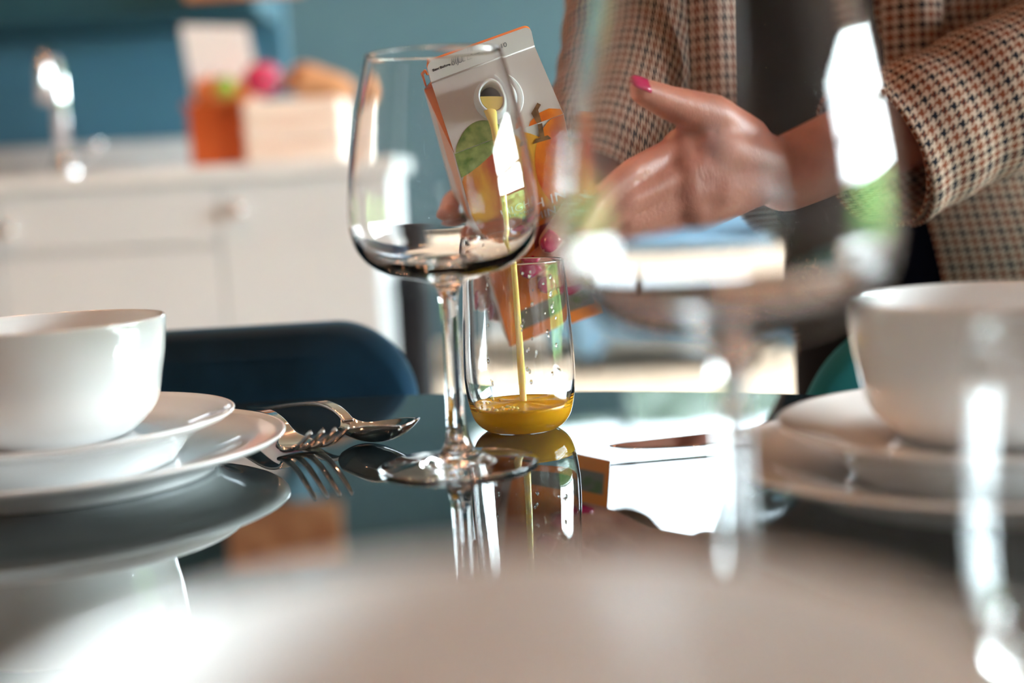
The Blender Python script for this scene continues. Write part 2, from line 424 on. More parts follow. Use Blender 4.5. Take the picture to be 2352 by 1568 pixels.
# ------------------------------------------------------------------ kitchen
KF = 3.0                                    # front plane of the cabinets
ZT, ZB = .2, .17
xr = P(868, 520, KF).x
xs = P(515, 600, KF).x
xl = P(5, 600, KF).x
cuts = [xl - .46*2, xl - .46, xl, xs, xr]
def knob(parent, x, z):
    bm = lathe([(0, 0), (.006, 0), (.006, .012), (.015, .017), (.017, .024), (.012, .03), (0, .031)], 32)
    for v in bm.verts: v.co = Vector((x + v.co.x, KF - .02 - v.co.z, z + v.co.y))
    obj('knob', bm, M['chrome'], parent)
labels = ['white kitchen cabinet furthest left along the counter', 'white kitchen cabinet just left of the picture edge', 'white kitchen cabinet with drawer under the chrome tap', 'white kitchen cabinet with one door at the counter\'s right end']
for i, (a, b) in enumerate(zip(cuts, cuts[1:])):
    t = thing('kitchen_cabinet', labels[i], 'cabinet', ((a+b)/2, KF+.3, ZF), group='white base cabinets')
    cx, cy = (a+b)/2, KF+.3
    def loc(bm):
        for v in bm.verts: v.co -= Vector((cx, cy, ZF))
        return bm
    obj('body', loc(span(a, b, KF, KF+.6, ZF+.08, ZB)), M['cab'], t, smooth=False)
    obj('plinth', loc(span(a, b, KF+.05, KF+.58, ZF, ZF+.08)), M['cab'], t, smooth=False)
    g = .002
    if i < 3:
        dr = obj('drawer', loc(span(a+g, b-g, KF-.02, KF, .045, ZB-.004)), M['cab'], t, smooth=False, bevel=.002)
        dd = obj('door', loc(span(a+g, b-g, KF-.02, KF, ZF+.085, .04)), M['cab'], t, smooth=False, bevel=.002)
        k = P(30, 510, KF).x if i == 2 else a + .05
        bm = lathe([(0, 0), (.006, 0), (.006, .012), (.015, .017), (.017, .024), (.012, .03), (0, .031)], 32)
        for v in bm.verts: v.co = Vector((k + v.co.x, KF - .02 - v.co.z, .095 + v.co.y))
        obj('knob', loc(bm), M['chrome'], dr)
    else:
        dd = obj('door', loc(span(a+g, b-g, KF-.02, KF, ZF+.085, ZB-.004)), M['cab'], t, smooth=False, bevel=.002)
        kp = P(548, 482, KF-.03)
        bm = lathe([(0, 0), (.006, 0), (.006, .012), (.015, .017), (.017, .024), (.012, .03), (0, .031)], 32)
        for v in bm.verts: v.co = Vector((kp.x + v.co.x, KF - .02 - v.co.z, kp.z + v.co.y))
        obj('knob', loc(bm), M['chrome'], dd)
wt = tag(obj('worktop', span(XL+.01, xr+.02, KF-.03, KY-.002, ZB, ZT), M['marble'], smooth=False, bevel=.004), 'pale marble worktop running along the white cabinets', 'worktop')
us = tag(obj('upstand', span(XL+.01, P(870, 350, KY).x if False else KX-.01, KY-.03, KY-.002, ZT, ZT+.085), M['marble'], smooth=False), 'pale marble upstand against the teal kitchen wall', 'upstand')

# tap
fx = P(150, 390, 3.35).x
t = thing('kitchen_tap', 'chrome gooseneck tap on the pale worktop', 'tap', (fx, 3.35, ZT))
top = P(150, 125, 3.35).z - ZT
obj('base', lathe([(0, 0), (.03, 0), (.03, .012), (.02, .03), (.017, .05), (0, .05)], 40), M['chrome'], t)
pts = [(0, 0, .03), (0, 0, top-.09)] + [(.0, -.05 + .05*cos(a), top-.06+.06*sin(a)) for a in np.linspace(0, pi, 12)] + [(0, -.1, top-.11)]
obj('spout', tube(pts, .0145, 24), M['chrome'], t)
obj('lever', tube([(.015, 0, .035), (.06, 0, .05), (.085, 0, .075)], [.008, .006, .005], 16), M['chrome'], t)

# things on the counter
def ob_at(px0, px1, y0, y1, Y): return P(px0, y1, Y), P(px1, y0, Y)
a, b = P(450, 368, 3.2), P(572, 232, 3.2)
cw = (b.x - a.x); hh = b.z - ZT
t = thing('storage_box', 'rust orange box holding fruit on the worktop', 'box', ((a.x+b.x)/2, 3.22, ZT))
bm = bmesh.new(); n = cw/2
for (x0, x1, y0, y1) in ((-n, -n+.006, -.07, .07), (n-.006, n, -.07, .07), (-n, n, -.07, -.064), (-n, n, .064, .07)): add_box(bm, ((x0+x1)/2, (y0+y1)/2, hh/2), (x1-x0, y1-y0, hh))
add_box(bm, (0, 0, .004), (cw, .14, .008)); obj('body', bm, M['rust'], t, smooth=False, bevel=.003)
obj('rim', boxbm((0, -.072, hh-.006), (cw+.012, .006, .012)), M['rust'], t, smooth=False)
def fruit(px, py, r, m_, name, label, Y=3.2, sq=.95):
    p = P(px, py, Y); bm = bmesh.new(); bmesh.ops.create_uvsphere(bm, u_segments=32, v_segments=20, radius=r)
    for v in bm.verts:
        rr = sqrt(v.co.x**2+v.co.y**2); v.co.z = v.co.z*sq - (.22*r*math.exp(-(rr/(r*.35))**2) if v.co.z > 0 else 0)
    t = thing(name, label, 'fruit', p); obj('flesh', bm, m_, t)
    obj('stalk', tube([(0, 0, r*.7), (.002, 0, r*.95), (.006, 0, r*1.1)], .0025, 8), M['stalk'], t)
fruit(487, 215, .040, M['peach'], 'peach', 'orange peach on top of the rust box, beside the green apple')
fruit(517, 199, .024, M['apple'], 'apple', 'small green apple on the fruit in the rust box', Y=3.13)
fruit(548, 213, .027, M['peach'], 'peach', 'orange peach between the green apple and the magenta fruit')
fruit(602, 182, .040, M['magenta'], 'nectarine', 'shiny magenta red fruit under the white card', Y=3.19)
# card propped behind
q = [P(415, 58, 3.3), P(567, 62, 3.3), P(592, 185, 3.3), P(436, 185, 3.3)]
bm = bmesh.new(); vs = [bm.verts.new(x) for x in q] ; vs2 = [bm.verts.new((x.x, 3.32, ZT)) for x in (Vector((q[3].x+.01, 0, 0)), Vector((q[2].x+.01, 0, 0)))]
bm.faces.new(vs); bm.faces.new((vs[3], vs[2], vs2[1], vs2[0]))
tag(obj('card', bm, M['card'], smooth=False, solid=.003), 'white tilted card standing behind the fruit', 'card')
# crate with loaf
a, b = P(575, 378, 3.15), P(786, 222, 3.15)
cw = b.x - a.x; hh = b.z - ZT
t = thing('wooden_crate', 'pale slatted wooden crate right of the rust box', 'crate', ((a.x+b.x)/2, 3.2, ZT))
for k in range(3):
    z0 = .004 + k*(hh/3); bm = bmesh.new()
    add_box(bm, (0, -.09, z0+hh/6-.002), (cw, .010, hh/3-.007)); add_box(bm, (0, .09, z0+hh/6-.002), (cw, .010, hh/3-.007))
    add_box(bm, (-cw/2+.005, 0, z0+hh/6-.002), (.010, .17, hh/3-.007)); add_box(bm, (cw/2-.005, 0, z0+hh/6-.002), (.010, .17, hh/3-.007))
    obj('slat', bm, M['wood_light'], t, smooth=False, bevel=.003)
bm = bmesh.new()
for sx in (-1, 1):
    for sy in (-1, 1): add_box(bm, (sx*(cw/2-.016), sy*.079, hh/2), (.012, .012, hh))
add_box(bm, (0, 0, .004), (cw-.02, .17, .008)); obj('post', bm, M['wood_light'], t, smooth=False)
p = P(690, 212, 3.18)
t = thing('bread_loaf', 'brown crusty loaf on top of the pale crate', 'bread', p)
pts = spline([P(648, 198, 3.18)-p, P(690, 186, 3.18)-p, P(730, 192, 3.18)-p, P(790, 206, 3.18)-p, P(822, 218, 3.18)-p], 6)
obj('crust', tube(pts, rspline([.008, .036, .034, .026, .006], 6), 24), M['bread'], t)
# bin
a, b = P(896, 625, 3.1), P(985, 625, 3.1)
t = thing('waste_bin', 'tall black bin beside the end of the white cabinets', 'bin', ((a.x+b.x)/2, 3.15, ZF))
rb = (b.x-a.x)/2
obj('body', lathe([(0, 0), (rb*.92, 0), (rb, .05), (rb, a.z-ZF-.05), (0, a.z-ZF-.05)], 48), M['black_metal'], t)
obj('lid', lathe([(rb*1.02, a.z-ZF-.055), (rb*1.03, a.z-ZF-.02), (rb*.8, a.z-ZF), (0, a.z-ZF+.004)], 48), M['black_metal'], t)
# wall cupboards over the worktop, only their undersides reach into the picture
zu = P(330, 45, 3.45).z
for i, (a, b) in enumerate(((XL+.01, -2.0), (-1.99, -1.3), (-1.29, KX-.01))):
    t = thing('wall_cupboard', ['dark teal wall cupboard furthest left above the worktop', 'dark teal wall cupboard above and left of the tap', 'dark teal wall cupboard above the white card and fruit'][i], 'cupboard', ((a+b)/2, KY-.18, zu), group='dark teal wall cupboards')
    obj('body', boxbm((0, 0, .35), (b-a, .34, .70)), M['wall_dark'], t, smooth=False)
    obj('door', boxbm((0, -.18, .35), (b-a-.006, .018, .69)), M['wall_dark'], t, smooth=False, bevel=.003)
p0, p1 = P(425, 8, 3.3), P(700, -2, 3.3)
t = thing('hanging_board', 'pale wooden board hanging under the teal wall cupboards', 'board', ((p0.x+p1.x)/2, 3.3, p0.z))
obj('board', boxbm((0, 0, .09), (p1.x-p0.x, .02, .17)), M['bread'], t, bevel=.008)
obj('hook', tube([(0, 0, .17), (0, .0, .26), (0, .1, .26)], .004, 8), M['black_metal'], t)
# sofa far behind
a, b = P(1290, 500, 6.4), P(1850, 500, 6.4)
sx = (b.x-a.x); t = thing('sofa', 'blue grey upholstered sofa at the far end of the room', 'sofa', ((a.x+b.x)/2, 6.8, ZF))
top = a.z - ZF
obj('seat', boxbm((0, -.1, .27), (sx-.2, .7, .26)), M['sofa'], t, bevel=.05, smooth=True)
obj('backrest', boxbm((0, .32, top/2+.06), (sx, .2, top-.1)), M['sofa'], t, bevel=.06)
for s in (-1, 1):
    obj('armrest', boxbm((s*(sx/2-.07), -.05, .3), (.16, .8, .44)), M['sofa'], t, bevel=.05)
    for s2 in (-1, 1): obj('leg', lathe([(0, 0), (.015, 0), (.02, .13), (0, .13)], 12, (s*(sx/2-.1), s2*.3, 0)), M['black_metal'], t)

# ------------------------------------------------------------------ table
TX, TY, TR = -.1716, .3795, .6608
t = thing('dining_table', 'round dark glass dining table with a mirror-like top', 'table', (TX, TY, ZF))
H = -ZF
obj('tabletop', lathe([(0, H-.012), (TR-.006, H-.012), (TR-.001, H-.009), (TR, H-.006), (TR-.0015, H-.0015), (TR-.004, H), (0, H)], 256), M['table'], t, smooth=False, bevel=0)
obj('pedestal', lathe([(0, .02), (.30, .02), (.30, .03), (.06, .05), (.045, .1), (.045, H-.08), (.12, H-.02), (0, H-.02)], 64), M['black_metal'], t)
obj('foot', lathe([(0, 0), (.31, 0), (.31, .02), (0, .02)], 64), M['black_metal'], t)

# ------------------------------------------------------------------ chairs
def chair(name, label, cx, y, rz, wid, ztop, zbot, m_, rc):
    t = thing(name, label, 'chair', (cx, y, ZF), rz, 'velvet chairs around the glass table')
    zt, zb = ztop - ZF, zbot - ZF
    # backrest: rounded rectangle, gently wrapped
    bm = bmesh.new(); n = 40; rings = []
    out = []
    hw = wid/2; hc = (zt+zb)/2; hh_ = (zt-zb)/2
    for k in range(96):                       # rounded rectangle, corner radius rc
        q_ = k // 24; a = pi/2*q_ + pi/2*((k % 24)+.5)/24
        sx_, sz_ = ((1, 1), (-1, 1), (-1, -1), (1, -1))[q_]
        out.append((sx_*(hw-rc) + rc*cos(a), hc + sz_*(hh_-rc) + rc*sin(a)))
    def yy(x): return .0 - .05*(abs(x)/hw)**2.2
    layers = [(.80, -.030), (.93, -.028), (.985, -.017), (1.0, 0), (.985, .017), (.93, .028), (.80, .030)]
    for s, dy in layers:
        r_ = []
        for (x, z) in out:
            X = x - math.copysign(min(abs(x), (1-s)*.12), x)
            Z = z - math.copysign(min(abs(z-hc), (1-s)*.12), z-hc)
            r_.append(bm.verts.new((X, yy(X)+dy, Z)))
        rings.append(r_)
    for a_, b_ in zip(rings, rings[1:]):
        for k in range(96):
            j = (k+1) % 96; bm.faces.new((a_[k], a_[j], b_[j], b_[k]))
    for r_ in (rings[0], rings[-1]):
        # grid-like fill by horizontal strips
        for k in range(0, 47):
            a1, a2, b1, b2 = r_[(23-k) % 96], r_[(23-k-1) % 96], r_[(24+k) % 96], r_[(24+k+1) % 96]
            vs = []
            for v in (a1, a2, b2, b1):
                if v not in vs: vs.append(v)
            if len(vs) >= 3:
                try: bm.faces.new(vs)
                except ValueError: pass
    o = obj('backrest', bm, m_, t)
    s = o.modifiers.new('tri', 'TRIANGULATE')
    bm = boxbm((0, -.27, .44), (wid*.92, .46, .09)); obj('seat', bm, m_, t, bevel=.035)
    for s in (-1, 1):
        obj('leg', tube([(s*wid*.38, -.10, .40), (s*wid*.44, -.03, 0)], [.014, .009], 12), M['black_metal'], t)
        obj('leg', tube([(s*wid*.38, -.42, .40), (s*wid*.42, -.46, 0)], [.014, .009], 12), M['black_metal'], t)
        obj('back_bracket', tube([(s*wid*.25, -.06, .42), (s*wid*.25, .0, zb+.03)], .011, 12), M['black_metal'], t)
    return t
pr = P(966, 860, 1.16); pt = P(700, 735, 1.16)
wd = .50
chair('velvet_chair', 'dark blue velvet chair on the far side of the table behind the cutlery', pr.x - wd/2 - .0, 1.17, radians(0), wd, pt.z, -.42, M['velvet_blue'], .062)
pl = P(1850, 860, 1.02); wd2 = .42
chair('velvet_chair', 'teal velvet chair with rounded back behind the right-hand bowl', pl.x + wd2/2, 1.06, radians(-8), wd2, .036, -.36, M['velvet_teal'], .095)

# ------------------------------------------------------------------ crockery
bowl_out = [(.0424, .0), (.0468, .0030), (.0529, .0085), (.0571, .0135), (.0597, .0205), (.0618, .032), (.0642, .044), (.0660, .0610)]
def bowl(label, loc, group='white porcelain bowls', proto=None):
    if proto: return copy_tree(proto, loc=loc, label=label)
    base = [(0, .004), (.038, .004), (.040, .0), (.0424, .0)]
    outp = smoothprof(bowl_out, 4)
    rim = [(.0659, .0622), (.0653, .0629), (.0644, .0629), (.0637, .0620)]
    inn = [(r - .0026, max(z + .003, .0075)) for r, z in reversed(bowl_out)][0:]
    inn = [(.0633, .060), (.0616, .044), (.0592, .032), (.0570, .0215), (.0540, .0145), (.0490, .0095), (.040, .0078), (.02, .007), (0, .007)]
    bm = lathe(base + outp[1:] + rim + smoothprof(inn, 3), 128)
    o = obj('bowl', bm, M['porcelain'])
    o.location = loc
    return tag(o, label, 'bowl', group)
def plate(name, label, loc, rf, rr, h, group, proto=None, wz=.0062):
    if proto: return copy_tree(proto, loc=loc, label=label)
    th = .0034
    p = [(0, wz-.0040), (rf-.008, wz-.0040), (rf-.006, .0025), (rf-.004, 0), (rf, 0), (rf+.001, .0025)]
    p += smoothprof([(rf+.001, .0025), (rf+.008, h*.42), (rf+(rr-rf)*.5, h*.66), (rr-.004, h-.004), (rr, h-.0012)], 4)[1:]
    p += [(rr+.0002, h-.0004), (rr-.0006, h), (rr-.002, h-.0003)]
    p += smoothprof([(rr-.004, h-.0014), (rf+(rr-rf)*.5, h*.66+th), (rf+.006, max(h*.42+th, wz+.0012)), (rf-.006, max(wz, h*.42)), (rf*.8, wz), (rf*.5, wz-.0004), (0, wz-.0004)], 4)
    o = obj(name, lathe(p, 160), M['porcelain'], None); o.location = loc
    return tag(o, label, 'plate', group)
XP, YP = -.2535, .7914
dp = plate('dinner_plate', 'large white dinner plate at the bottom of the left stack', (XP, YP, 0.0002), .088, .1261, .0185, 'white dinner plates')
sp = plate('side_plate', 'smaller white plate between bowl and dinner plate in the left stack', (XP, YP, .0068), .066, .0991, .0257, 'white side plates', wz=.0160)
bw = bowl('white porcelain bowl on the left stack of plates', (XP, YP, .0122+.011))
# the side plate's well carries the bowl
bw.location.z = .0233
def place_setting(x, y, which):
    plate(None, 'large white dinner plate at the bottom of the %s stack' % which, (x, y, .0002), 0, 0, 0, None, dp)
    plate(None, 'smaller white plate between bowl and dinner plate in the %s stack' % which, (x, y, .0068), 0, 0, 0, None, sp)
    bowl('white porcelain bowl on the %s stack of plates' % which, (x, y, bw.location.z), None, bw)
q_ = PZ(2292, 674, .0862); place_setting(q_.x, q_.y, 'right-hand')
place_setting(-.004, .187, 'blurred foreground')

# ------------------------------------------------------------------ glasses
def wine_glass(label, loc, proto=None):
    if proto: return copy_tree(proto, loc=loc, label=label)
    foot = [(0, 0), (.036, 0), (.0412, .0004), (.0422, .0011), (.0412, .0019)]
    up = smoothprof([(.0412, .0019), (.03, .0030), (.018, .0046), (.0095, .0082), (.0058, .016), (.0048, .030), (.0047, .055), (.0044, .078), (.0052, .090), (.0085, .0965), (.018, .0995), (.030, .1025), (.040, .1085), (.0462, .1165), (.0489, .1255), (.0494, .133), (.0484, .148), (.0458, .165), (.0424, .183), (.0386, .200), (.0351, .2138)], 5)
    rim = [(.0350, .2147), (.0346, .2149), (.0342, .2146)]
    dn = smoothprof([(.0342, .2138), (.0377, .200), (.0415, .183), (.0449, .165), (.0475, .148), (.0485, .133), (.0479, .126), (.0448, .1178), (.038, .1105), (.028, .1062), (.014, .1040), (0, .1035)], 5)
    o = obj('wine_glass', lathe(foot + up[1:] + rim + dn, 128), M['glass']); o.location = loc
    return tag(o, label, 'wine glass', 'clear stemmed wine glasses')
wg = wine_glass('clear stemmed wine glass in the middle of the table in front of the tumbler', (-.0317, .7614, .0002))
wine_glass('large blurred stemmed wine glass in the right foreground', (P(1668, 539, .43).x, .43, .0002), wg)

tum_out = [(.0215, .0006), (.0258, .0038), (.0292, .0090), (.0315, .0180), (.0328, .0290), (.0330, .0380), (.0326, .052), (.0318, .068), (.0308, .084), (.0298, .0992)]
tum_in = [(.0290, .0992), (.0300, .084), (.0309, .068), (.0317, .052), (.0320, .0385), (.0317, .029), (.0300, .0185), (.0268, .0112), (.0215, .0070), (.012, .0056), (0, .0052)]
XT, YT = .0035, .8635
def tumbler(label, loc, proto=None):
    if proto: return copy_tree(proto, loc=loc, label=label)
    pr_ = [(0, .0012), (.016, .0008), (.019, 0), (.0215, .0006)] + smoothprof(tum_out, 5)[1:] + [(.0297, .0999), (.0294, .1001), (.0291, .0999)] + smoothprof(tum_in, 5)
    t = thing('tumbler', label, 'tumbler', loc, group='stemless clear tumblers')
    obj('glass_wall', lathe(pr_, 128), M['glass'], t)
    return t
tb = tumbler('clear stemless tumbler with orange juice being poured into it', (XT, YT, .0002))
tb2 = copy_tree(tb, loc=(P(2492, 1000, .40).x, .40, .0002), label='blurred empty tumbler at the right edge in the foreground')
# water beads on the juice tumbler
bm = bmesh.new()
rnd = random.Random(3)
for k in range(46):
    a = -pi/2 + rnd.choice([.12, .16, .3, -.55, .75, .55]) + rnd.uniform(-.05, .05); z = rnd.uniform(.03, .095)
    r = np.interp(z, [q[1] for q in tum_out], [q[0] for q in tum_out])
    s = rnd.uniform(.0004, .0011)
    g = bmesh.ops.create_icosphere(bm, subdivisions=2, radius=s)['verts']
    for v in g: v.co = Vector((v.co.x*.8, v.co.y*.5, v.co.z*1.4)) + Vector((r*cos(a), r*sin(a), z))
dr = obj('water_beads', bm, M['glass'], tb); dr['kind'] = 'stuff'
# juice in the tumbler
JZ = .0150
ji = [(0, .0051)] + [(r-.00012+.0002, z) for r, z in reversed(smoothprof(tum_in, 5)) if .0053 < z < JZ-.0006]
rj = np.interp(JZ, [q[1] for q in tum_in][::-1], [q[0] for q in tum_in][::-1])
ji += [(rj+.0001, JZ+.0004), (rj-.0012, JZ-.0002), (rj*.6, JZ-.0003), (0, JZ-.0003)]
bm = lathe(ji, 96)
jo = obj('orange_juice', bm, M['juice']); jo.location = (XT, YT, .0002)
bpy.context.view_layer.update()
for v in jo.data.vertices:
    r = sqrt(v.co.x**2 + v.co.y**2)
    if v.co.z > JZ-.0005 and r < rj-.001:
        v.co.z += .0011*sin(v.co.x*420+1)*cos(v.co.y*330) * min(1, (rj-r)/.006)
tag(jo, 'shallow pool of bright orange juice in the bottom of the tumbler', 'juice')
bm = bmesh.new()
for k in range(26):
    a = rnd.uniform(2.3, 4.6); rr = rj*rnd.uniform(.55, .95); s = rnd.uniform(.0005, .0014)
    g = bmesh.ops.create_icosphere(bm, subdivisions=2, radius=s)['verts']
    for v in g: v.co += Vector((rr*cos(a), rr*sin(a), JZ))
fo = obj('foam', bm, M['juice_pale'], jo); fo['kind'] = 'stuff'
# the falling stream
path = [P(1131, 243, .897), P(1136, 262, .884), P(1142, 290, .879), P(1150, 345, .876), P(1158, 400, .874), P(1165, 470, .872), P(1173, 550, .870), P(1180, 610, .869), P(1187, 700, .868), P(1193, 780, .867), P(1198, 860, .866), P(1204, 945, .865)]
so = obj('juice_stream', tube(spline(path, 5), [(b_, a_) for a_, b_ in zip(rspline([.0050, .0040, .0026, .0022, .0020, .0018, .0017, .0018, .0019, .0021, .0022, .0020], 5), rspline([.0016, .0015, .0018, .0018, .0018, .0017, .0017, .0017, .0018, .0019, .0019, .0019], 5))], 24), M['juice_pale'])
tag(so, 'pale orange stream of juice falling from the carton into the tumbler', 'juice')

# ------------------------------------------------------------------ cutlery
def ribbon(stations, nt=9, thick=.0016, name='blade', material=None, parent=None, sub=1):
    """stations: (x, centre y, half width, z, dish) ; dish lifts the edges"""
    bm = bmesh.new(); rows = []
    for (x, yc, hw, z, dish) in stations:
        rows.append([bm.verts.new((x, yc + hw*t_, z + dish*t_*t_)) for t_ in np.linspace(-1, 1, nt)])
    for a_, b_ in zip(rows, rows[1:]):
        for k in range(nt-1): bm.faces.new((a_[k], a_[k+1], b_[k+1], b_[k]))
    o = obj(name, bm, material or M['steel'], parent, solid=thick)
    s = o.modifiers.new('u', 'SUBSURF'); s.levels = 1; s.render_levels = 2
    return o
def st_spline(st, k=5):
    A = np.array(st, float); out = []
    Q = np.vstack([A[:1], A, A[-1:]])
    for i in range(1, len(Q)-2):
        p0, p1, p2, p3 = Q[i-1:i+3]
        for s in range(k):
            t = s/k; out.append(.5*((2*p1)+(-p0+p2)*t+(2*p0-5*p1+4*p2-p3)*t*t+(-p0+3*p1-3*p2+p3)*t**3))
    out.append(A[-1]); return [tuple(x) for x in out]
# local x runs from the handle's end (0) to the tip
SL, FL = .213, .208
def place_line(o, end, tip):
    o.location = (end[0], end[1], .0003); o.rotation_euler = (0, 0, atan2(tip[1]-end[1], tip[0]-end[0]))
t = thing('spoon', 'steel dinner spoon lying beyond the fork, its bowl towards the wine glass', 'spoon')
tp = P(926, 960, .812); sd = tp - PZ(628, 950, .002); sd.z = 0; sd.normalize(); place_line(t, tp - sd*.211, tp)
ribbon(st_spline([(0, 0, .005, .0035, 0), (.004, 0, .0085, .0035, 0), (.03, 0, .0085, .006, 0), (.07, 0, .0062, .0125, 0), (.105, 0, .0044, .0165, 0), (.128, 0, .0036, .0145, 0), (.142, 0, .0036, .009, 0)]), 7, .0028, 'handle', parent=t)
ribbon(st_spline([(.138, 0, .0036, .0105, 0), (.147, 0, .0088, .0055, .0025), (.158, 0, .0165, .0022, .0075), (.172, 0, .0212, .0014, .0105), (.187, 0, .0212, .0030, .0105), (.198, 0, .0178, .0066, .0090), (.2045, 0, .0128, .0100, .0060), (.2080, 0, .0070, .0125, .0030), (.2092, 0, .0012, .0138, .0006)], 6), 15, .0012, 'spoon_bowl', parent=t)
t = thing('fork', 'steel dinner fork beside the left plates, tines towards the camera', 'fork')
ft = P(758, 998, .790); fb = P(690, 1040, .832); fd = (ft-fb); fd.z = 0; fd.normalize(); place_line(t, ft - fd*FL, ft)
ribbon(st_spline([(0, 0, .005, .0035, 0), (.004, 0, .0085, .0035, 0), (.03, 0, .0085, .006, 0), (.07, 0, .0062, .0125, 0), (.105, 0, .0044, .0160, 0), (.128, 0, .0036, .0135, 0), (.142, 0, .0055, .0070, 0), (.152, 0, .0118, .0032, .0006), (.162, 0, .0128, .0022, .0008)]), 9, .0024, 'handle', parent=t)
for k in range(4):
    yc = (k-1.5)*.0072
    ribbon(st_spline([(.160, yc*.95, .0024, .0024, 0), (.168, yc, .0021, .0026, 0), (.180, yc, .0018, .0052, 0), (.194, yc, .0016, .0110, 0), (.2055, yc, .0012, .0172, 0), (.2075, yc, .0006, .0182, 0)]), 4, .0020, 'tine', parent=t)
t = thing('table_knife', 'steel table knife lying left of the right-hand plates', 'knife')
kt = PZ(1405, 1037, .003); kd = (PZ(1605, 1018, .003)-kt).normalized(); place_line(t, kt + kd*.2, kt); t.rotation_euler = (radians(-9), 0, t.rotation_euler[2]); t.location.z = .0016
ribbon(st_spline([(0, 0, .006, .005, 0), (.01, 0, .009, .005, 0), (.05, 0, .0075, .005, 0), (.095, 0, .006, .005, 0)]), 7, .0060, 'handle', parent=t)
ribbon(st_spline([(.092, 0, .0060, .0042, 0), (.11, 0, .0090, .0035, 0), (.15, -.0005, .0095, .0030, 0), (.18, -.002, .0070, .0028, 0), (.194, -.004, .0038, .0028, 0), (.2002, -.0055, .0008, .0028, 0)]), 7, .0014, 'blade', parent=t)

# ------------------------------------------------------------------ juice carton
cph, sph = cos(radians(15.5)), sin(radians(15.5)); TL = radians(47); YW = radians(7)
ez = RGT*(-sph*cos(TL)) + UPV*(cph*cos(TL)) - FWD*sin(TL)
ex0 = RGT*cph + UPV*sph
ey0 = ez.cross(ex0)
ex = cos(YW)*ex0 + sin(YW)*ey0
ey = ez.cross(ex)
CW, CH = .0352, .188                                # half width, body height
RZ, RT = CH+.029, CH+.029+.0155                      # ridge base and fin top
carton = thing('juice_carton', 'tilted white and orange juice carton with fruit artwork pouring juice', 'carton')
anchor_local = Vector((0, -(.0352+.0012)/2, CH+.0145)); anchor_world = P(1140, 228, .900)
mm = Matrix((ex, ey, ez)).transposed().to_4x4()
mm.translation = anchor_world - (mm.to_3x3() @ anchor_local)
carton.matrix_world = mm
def poly(name, faces, material, parent, bevel=0, smooth=False, solid=0):
    bm = bmesh.new()
    for f in faces: bm.faces.new([bm.verts.new(v) for v in f])
    bmesh.ops.remove_doubles(bm, verts=bm.verts, dist=1e-5)
    return obj(name, bm, material, parent, smooth=smooth, bevel=bevel, solid=solid)
c = CW
A_, B_, D_, E_ = (-c, -c, .01), (c, -c, .01), (c, c, .01), (-c, c, .01)
A1, B1, D1, E1 = (-c, -c, CH), (c, -c, CH), (c, c, CH), (-c, c, CH)
body = poly('carton_body', [(A_, E_, D_, B_), (A_, B_, B1, A1), (D_, E_, E1, D1)], M['board'], carton)
poly('side_panel', [(A_, A1, E1, E_), ], M['side_print'], carton, solid=.0004)
poly('side_panel', [(B_, D_, D1, B1)], M['side_print'], carton, solid=.0004)
g = .0335
gfl, gfr = (-g, -.0012, RZ), (g, -.0012, RZ); gbl, gbr = (-g, .0012, RZ), (g, .0012, RZ)
# front gable panel with a round hole for the spout
FI = .0012                                         # the folds start just behind the panel edges
n_ = Vector((0, -(RZ-CH), (c-.0012))).normalized()          # outward normal of front gable
SC = Vector((0, -(c+.0012)/2, (CH+RZ)/2)); HR = .0088
ux = Vector((1, 0, 0)); uy = n_.cross(ux) * -1
if uy.z < 0: uy = -uy
bm = bmesh.new(); K = 48
outer = [Vector(A1), Vector(B1), Vector(gfr), Vector(gfl)]
def on_edge(d):
    best = None
    for i in range(4):
        p, q_ = outer[i]-SC, outer[(i+1) % 4]-SC
        p2 = Vector((p.dot(ux), p.dot(uy))); q2 = Vector((q_.dot(ux), q_.dot(uy))); e = q2-p2
        den = d.x*e.y - d.y*e.x
        if abs(den) < 1e-9: continue
        tt = (p2.x*e.y - p2.y*e.x)/den; s_ = (p2.x*d.y - p2.y*d.x)/den
        if tt > 0 and -1e-4 <= s_ <= 1+1e-4 and (best is None or tt < best): best = tt
    return best
ri = []; ro = []
angs = [2*pi*k/K for k in range(K)]
for o_ in outer:
    q_ = o_-SC; aa = atan2(q_.dot(uy), q_.dot(ux)) % (2*pi)
    kk = min(range(K), key=lambda i: abs(angs[i]-aa)); angs[kk] = aa
for k in range(K):
    d = Vector((cos(angs[k]), sin(angs[k]))); tt = on_edge(d)
    ri.append(bm.verts.new(SC + ux*d.x*HR + uy*d.y*HR)); ro.append(bm.verts.new(SC + ux*d.x*tt + uy*d.y*tt))
for k in range(K):
    j = (k+1) % K; bm.faces.new((ri[k], ri[j], ro[j], ro[k]))
obj('gable_panel', bm, M['board'], carton, smooth=False)
poly('gable_panel', [(D1, E1, gbl, gbr)], M['board'], carton)
fold = poly('gable_fold', [((-c, -c+FI, CH), (-.012, 0, RZ-.003), (-g, 0, RZ)), ((-c, -c+FI, CH), (-c, c-FI, CH), (-.012, 0, RZ-.003)), ((-c, c-FI, CH), (-g, 0, RZ), (-.012, 0, RZ-.003))], M['orange_print'], carton, solid=.0004)
poly('gable_fold', [((c, -c+FI, CH), (g, 0, RZ), (.012, 0, RZ-.003)), ((c, -c+FI, CH), (.012, 0, RZ-.003), (c, c-FI, CH)), ((c, c-FI, CH), (.012, 0, RZ-.003), (g, 0, RZ))], M['orange_print'], carton, solid=.0004)
# protruding corner of the folded gusset on the left, orange above, pale below
obj('gusset', tube([(-.0345, -.0015, RZ+.0075), (-.0350, .002, RZ+.0082), (-.0368, .006, RZ+.004), (-.0360, .012, RZ-.010)], [.0006, .0009, .0009, .0006], 10), M['orange_print'], carton)
